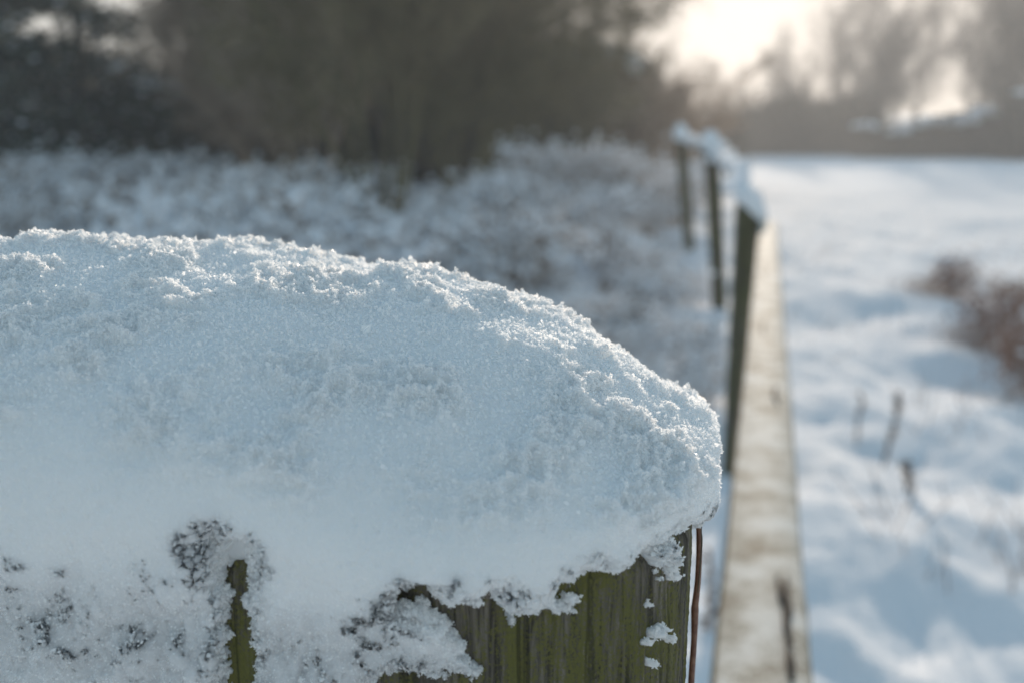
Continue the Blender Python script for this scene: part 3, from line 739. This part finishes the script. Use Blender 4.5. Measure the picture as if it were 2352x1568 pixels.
# snow-laden brambles left of the fence
def bramble(seed, n, H, W_, snow, leaves):
    r = np.random.default_rng(seed); root = empty('bramble_bush'); P0, P1, R0 = [], [], []; SC, LC = [], []
    for k in range(n):
        a = r.uniform(0, 2 * PI); L = r.uniform(.5, 1) * W_; h = H * r.uniform(.5, 1.1); b0 = r.normal(0, .12, 3) * [1, 1, 0]
        t = np.linspace(0, 1, 9); c = b0 + np.stack([math.cos(a) * L * t, math.sin(a) * L * t, h * np.sin(t * PI * r.uniform(.5, .9)) - .05], 1) + r.normal(0, .03, (9, 3))
        P0.append(c[:-1]); P1.append(c[1:]); R0.append(np.full(8, r.uniform(.003, .006)))
        m_ = r.integers(4, 9); tt = r.uniform(.15, 1, m_ * 3)
        base_ = np.stack([np.interp(tt, t, c[:, i]) for i in range(3)], 1)
        e = base_ + r.normal(0, .10, base_.shape) + [0, 0, .04]
        P0.append(base_); P1.append(e); R0.append(np.full(len(e), .0025)); SC.append(e + [0, 0, .008]); SC.append(base_ + [0, 0, .012]); LC.append(e)
    P0 = np.concatenate(P0); P1 = np.concatenate(P1); R0 = np.concatenate(R0)
    mb = MB(); mb.segs(P0, P1, R0, R0 * .8, 3); mb.build('stems', M_twig, root)
    SC = np.concatenate(SC); SC = SC[r.random(len(SC)) < snow]; mb = MB(); mb.blobs(SC, r.uniform(.012, .046, len(SC)), flat=.7, jit=.4); mb.build('snow', M_snowfar, root)
    LC = np.concatenate(LC); LC = LC[r.random(len(LC)) < leaves]; m_ = len(LC)
    a = r.normal(0, 1, (m_, 3)); a /= np.linalg.norm(a, axis=1, keepdims=True); b_ = np.cross(a, r.normal(0, 1, (m_, 3))); b_ /= np.linalg.norm(b_, axis=1, keepdims=True)
    s_ = r.uniform(.02, .045, m_)[:, None]; mb = MB(); mb.cards(LC, a * s_, b_ * s_ * .6); mb.build('leaves', M_leaf, root)
    return root
br = [bramble(31, 34, .50, .70, .55, .8), bramble(32, 36, .42, .85, .85, .45), bramble(33, 60, .95, .8, .5, .5)]
r = np.random.default_rng(77); first = [True] * 3
spots = []
for k in range(34):
    Y = r.uniform(6.3, 17); px = r.uniform(-100, 1600)
    xf = float(fence_x(np.array(Y)))
    x = at(px, 400, Y)[0]
    if (740 < px < 960 and Y < 15) or x > xf - .75 or (1500 < px < 1640): continue
    spots.append((px, Y, (0 if r.random() < .4 else 1), r.uniform(.55, 1.5)))
spots += [(1490, 12.0, 2, .75), (1420, 11.6, 2, .7), (1330, 11.5, 2, .6), (1230, 11.0, 2, .55), (1560, 13.5, 2, .8), (1440, 11.0, 0, .7), (1350, 10.4, 1, .7), (1250, 9.6, 0, .6), (1150, 10.2, 1, .8), (1380, 9.2, 0, .55),
          (1460, 8.4, 0, .6), (1530, 7.6, 1, .6), (1440, 6.6, 0, .5), (1560, 6.0, 1, .5), (1600, 4.9, 1, .4), (1380, 5.4, 0, .42), (1300, 6.4, 1, .6),
          (640, 13, 0, 1.3), (560, 14, 1, 1.6), (120, 16, 1, 1.6), (250, 17, 0, 1.4), (-30, 14, 1, 1.2), (400, 19, 1, 1.5), (60, 20, 1, 1.6)]
for px, Y, k, s_ in spots:
    lab = ['brown-stemmed bramble bush with snow on its twigs in the scrub left of the fence', 'low bramble bush nearly covered by snow in the scrub left of the fence',
           'tall bramble bush with frosted tips standing out against the dark thicket'][k]
    place(br[k], first[k], px, Y, s_, r.uniform(0, 6.28), lab, 'bush', ['snowy brown brambles', 'snow-covered brambles', 'tall frosted brambles'][k]); first[k] = False

# ------------------------------------------------------------------ dry grass and weeds
def tuft(name, n, H, W_, seed, mt, lean=.5):
    r = np.random.default_rng(seed); root = empty(name)
    b0 = np.stack([r.normal(0, W_ * .35, n), r.normal(0, W_ * .35, n), np.full(n, -.04)], 1)
    d = np.stack([r.normal(0, lean, n), r.normal(0, lean, n), np.ones(n)], 1); d /= np.linalg.norm(d, axis=1, keepdims=True)
    L = r.uniform(.4, 1, n)[:, None] * H; m_ = b0 + d * L * .55; e = m_ + (d + r.normal(0, .5, (n, 3)) * [1, 1, .5] - [0, 0, .25]) * L * .45
    mb = MB(); mb.segs(b0, m_, np.full(n, .0028), np.full(n, .0022), 3); mb.segs(m_, e, np.full(n, .0022), np.full(n, .0008), 3)
    mb.build('blades', mt, root)
    k = n // 5; mb = MB(); mb.blobs(e[:k], r.uniform(.008, .02, k), flat=.7); mb.build('snow', M_snowfar, root)
    return root
db = bramble(41, 32, .58, .42, .03, .5); db.name = 'dry_shrub'
M_shrub = mottled('reddish_dry_stems', (.22, .12, .085), (.36, .22, .17), 6)
for c_ in db.children:
    if not c_.name.startswith('snow'): c_.data.materials[0] = M_shrub
for k_, (px, py, s_, lab) in enumerate(((2290, 790, .7, 'biggest brown dry shrub standing in the snow at right'), (2190, 700, .5, 'small brown dry shrub at the left end of the shrubby patch'), (2370, 860, .6, 'brown dry shrub cut by the right edge of the picture'))):
    o = db if k_ == 0 else copy_tree(db); p = atz(px, py, .02); o.location = (p[0], p[1], gz(p[0], p[1])); o.scale = (s_,) * 3; o.rotation_euler = (0, 0, k_ * 2.1)
    tag(o, lab, 'shrub', 'dry shrubs in the field')
g1 = tuft('grass_tuft', 300, .5, .9, 5, M_grass, .28); first = True
for px, py, s_, lab in ((2130, 690, .45, 'small tuft of dry grass left of the dry shrubs'), (2230, 770, .4, 'small tuft of dry grass in front of the biggest dry shrub'), (2330, 700, .5, 'tuft of dry grass behind the dry shrubs')):
    p = atz(px, py, .02); o = g1 if first else copy_tree(g1); first = False
    o.location = (p[0], p[1], gz(p[0], p[1])); o.scale = (s_,) * 3; o.rotation_euler = (0, 0, px * .37)
    tag(o, lab, 'grass', 'dry grass tufts in the field')
def weed(px, py, pts, label, rad=.006, heads=60, seed=1):
    r = np.random.default_rng(seed); p = atz(px, py, 0.0); p[2] = gz(p[0], p[1]); Y = p[1]
    root = empty('weed', p); inv = -p
    mb = MB(); P = [at(x, y, Y) + inv for x, y in pts]; P[0][2] -= .05
    tube(mb, P, np.linspace(rad, rad * .6, len(P)), 5); mb.build('stem', M_weed, root)
    t = r.uniform(.3, len(P) - 1, heads); Q = np.stack([np.interp(t, np.arange(len(P)), np.array(P)[:, i]) for i in range(3)], 1) + r.normal(0, rad * 1.6, (heads, 3))
    a = r.normal(0, 1, (heads, 3)); a /= np.linalg.norm(a, axis=1, keepdims=True); b_ = np.cross(a, r.normal(0, 1, (heads, 3))); b_ /= np.linalg.norm(b_, axis=1, keepdims=True)
    mb = MB(); mb.cards(Q, a * rad * 2.4, b_ * rad * 1.3); mb.build('leaves', M_weed, root)
    tag(root, label, 'weed', 'dry weeds in the snow')
weed(2030, 1050, [(2028, 1055), (2048, 1000), (2062, 940), (2066, 900)], 'dark upright dry weed stalk standing alone in the snow right of the rail', .0055, 90, 3)
weed(2085, 1130, [(2090, 1135), (2086, 1100), (2080, 1065)], 'short dark dry weed just below the upright stalk', .006, 70, 4)
weed(1968, 1000, [(1970, 1000), (1972, 950), (1984, 920), (1970, 900)], 'small hooked grey weed between the rail and the dark stalk', .004, 60, 5)
weed(1385, 760, [(1390, 770), (1392, 710), (1388, 655)], 'brown snow-tipped weed behind the right shoulder of the snow cushion', .009, 120, 6)
weed(1475, 720, [(1480, 730), (1462, 690), (1450, 655)], 'thin leaning brown weed left of the fence near the snow cushion', .012, 60, 7)
weed(1640, 1440, [(1632, 1560), (1628, 1440), (1634, 1330), (1628, 1260)], 'dry brown weed between the near post and the frosted rail', .006, 60, 8)
# scattered blades through the snow
r = np.random.default_rng(5); n = 5200
th_ = np.radians(r.uniform(-30, 30, n)); R_ = 2.2 * (14 / 2.2) ** r.random(n)
X = R_ * np.sin(th_); Y = R_ * np.cos(th_)
cl = noise(np.stack([X * 1.3, Y * 1.3, X * 0], 1), 8); rx = X - fence_x(Y)
m_ = (cl > .25) & (r.random(n) < np.where(rx < 0, 1, .35)); X, Y = X[m_], Y[m_]; n = len(X)
b0 = np.stack([X, Y, gheight(X, Y) - .03], 1); d = np.stack([r.normal(0, .5, n), r.normal(0, .5, n), np.ones(n)], 1); L = r.uniform(.06, .26, n)[:, None]
mb = MB(); mb.segs(b0, b0 + d * L, np.full(n, .003), np.full(n, .001), 3)
tag(mb.build('dead_grass', M_grass), 'thin dry grass blades poking through the snow', 'grass', kind='stuff')

for o in S.objects:                             # snow, leaves and blades on a plant are masses nobody could count
    if o.parent and o.name.split('.')[0] in ('snow', 'blades', 'leaves'): o['kind'] = 'stuff'
# ------------------------------------------------------------------ hazy winter air
HAZE = .0040
if HAZE:
    mb = MB()
    x0, x1, y0, y1, z0, z1 = -110., 110., -15., 130., -2., 24.
    V = np.array([(x, y, z) for z in (z0, z1) for y in (y0, y1) for x in (x0, x1)])
    mb.add(V, np.array([(0, 2, 3, 1), (4, 5, 7, 6), (0, 1, 5, 4), (2, 6, 7, 3), (0, 4, 6, 2), (1, 3, 7, 5)]))
    m = bpy.data.materials.new('haze_air'); m.use_nodes = True; nt = m.node_tree; nt.nodes.clear()
    o_ = nt.nodes.new('ShaderNodeOutputMaterial'); pv = nt.nodes.new('ShaderNodeVolumePrincipled')
    pv.inputs['Color'].default_value = (.93, .94, .96, 1); pv.inputs['Density'].default_value = HAZE; pv.inputs['Anisotropy'].default_value = .35
    nt.links.new(pv.outputs[0], o_.inputs['Volume'])
    hz = mb.build('haze', m, smooth_=False); tag(hz, 'thin winter haze over the field', 'haze', kind='stuff')
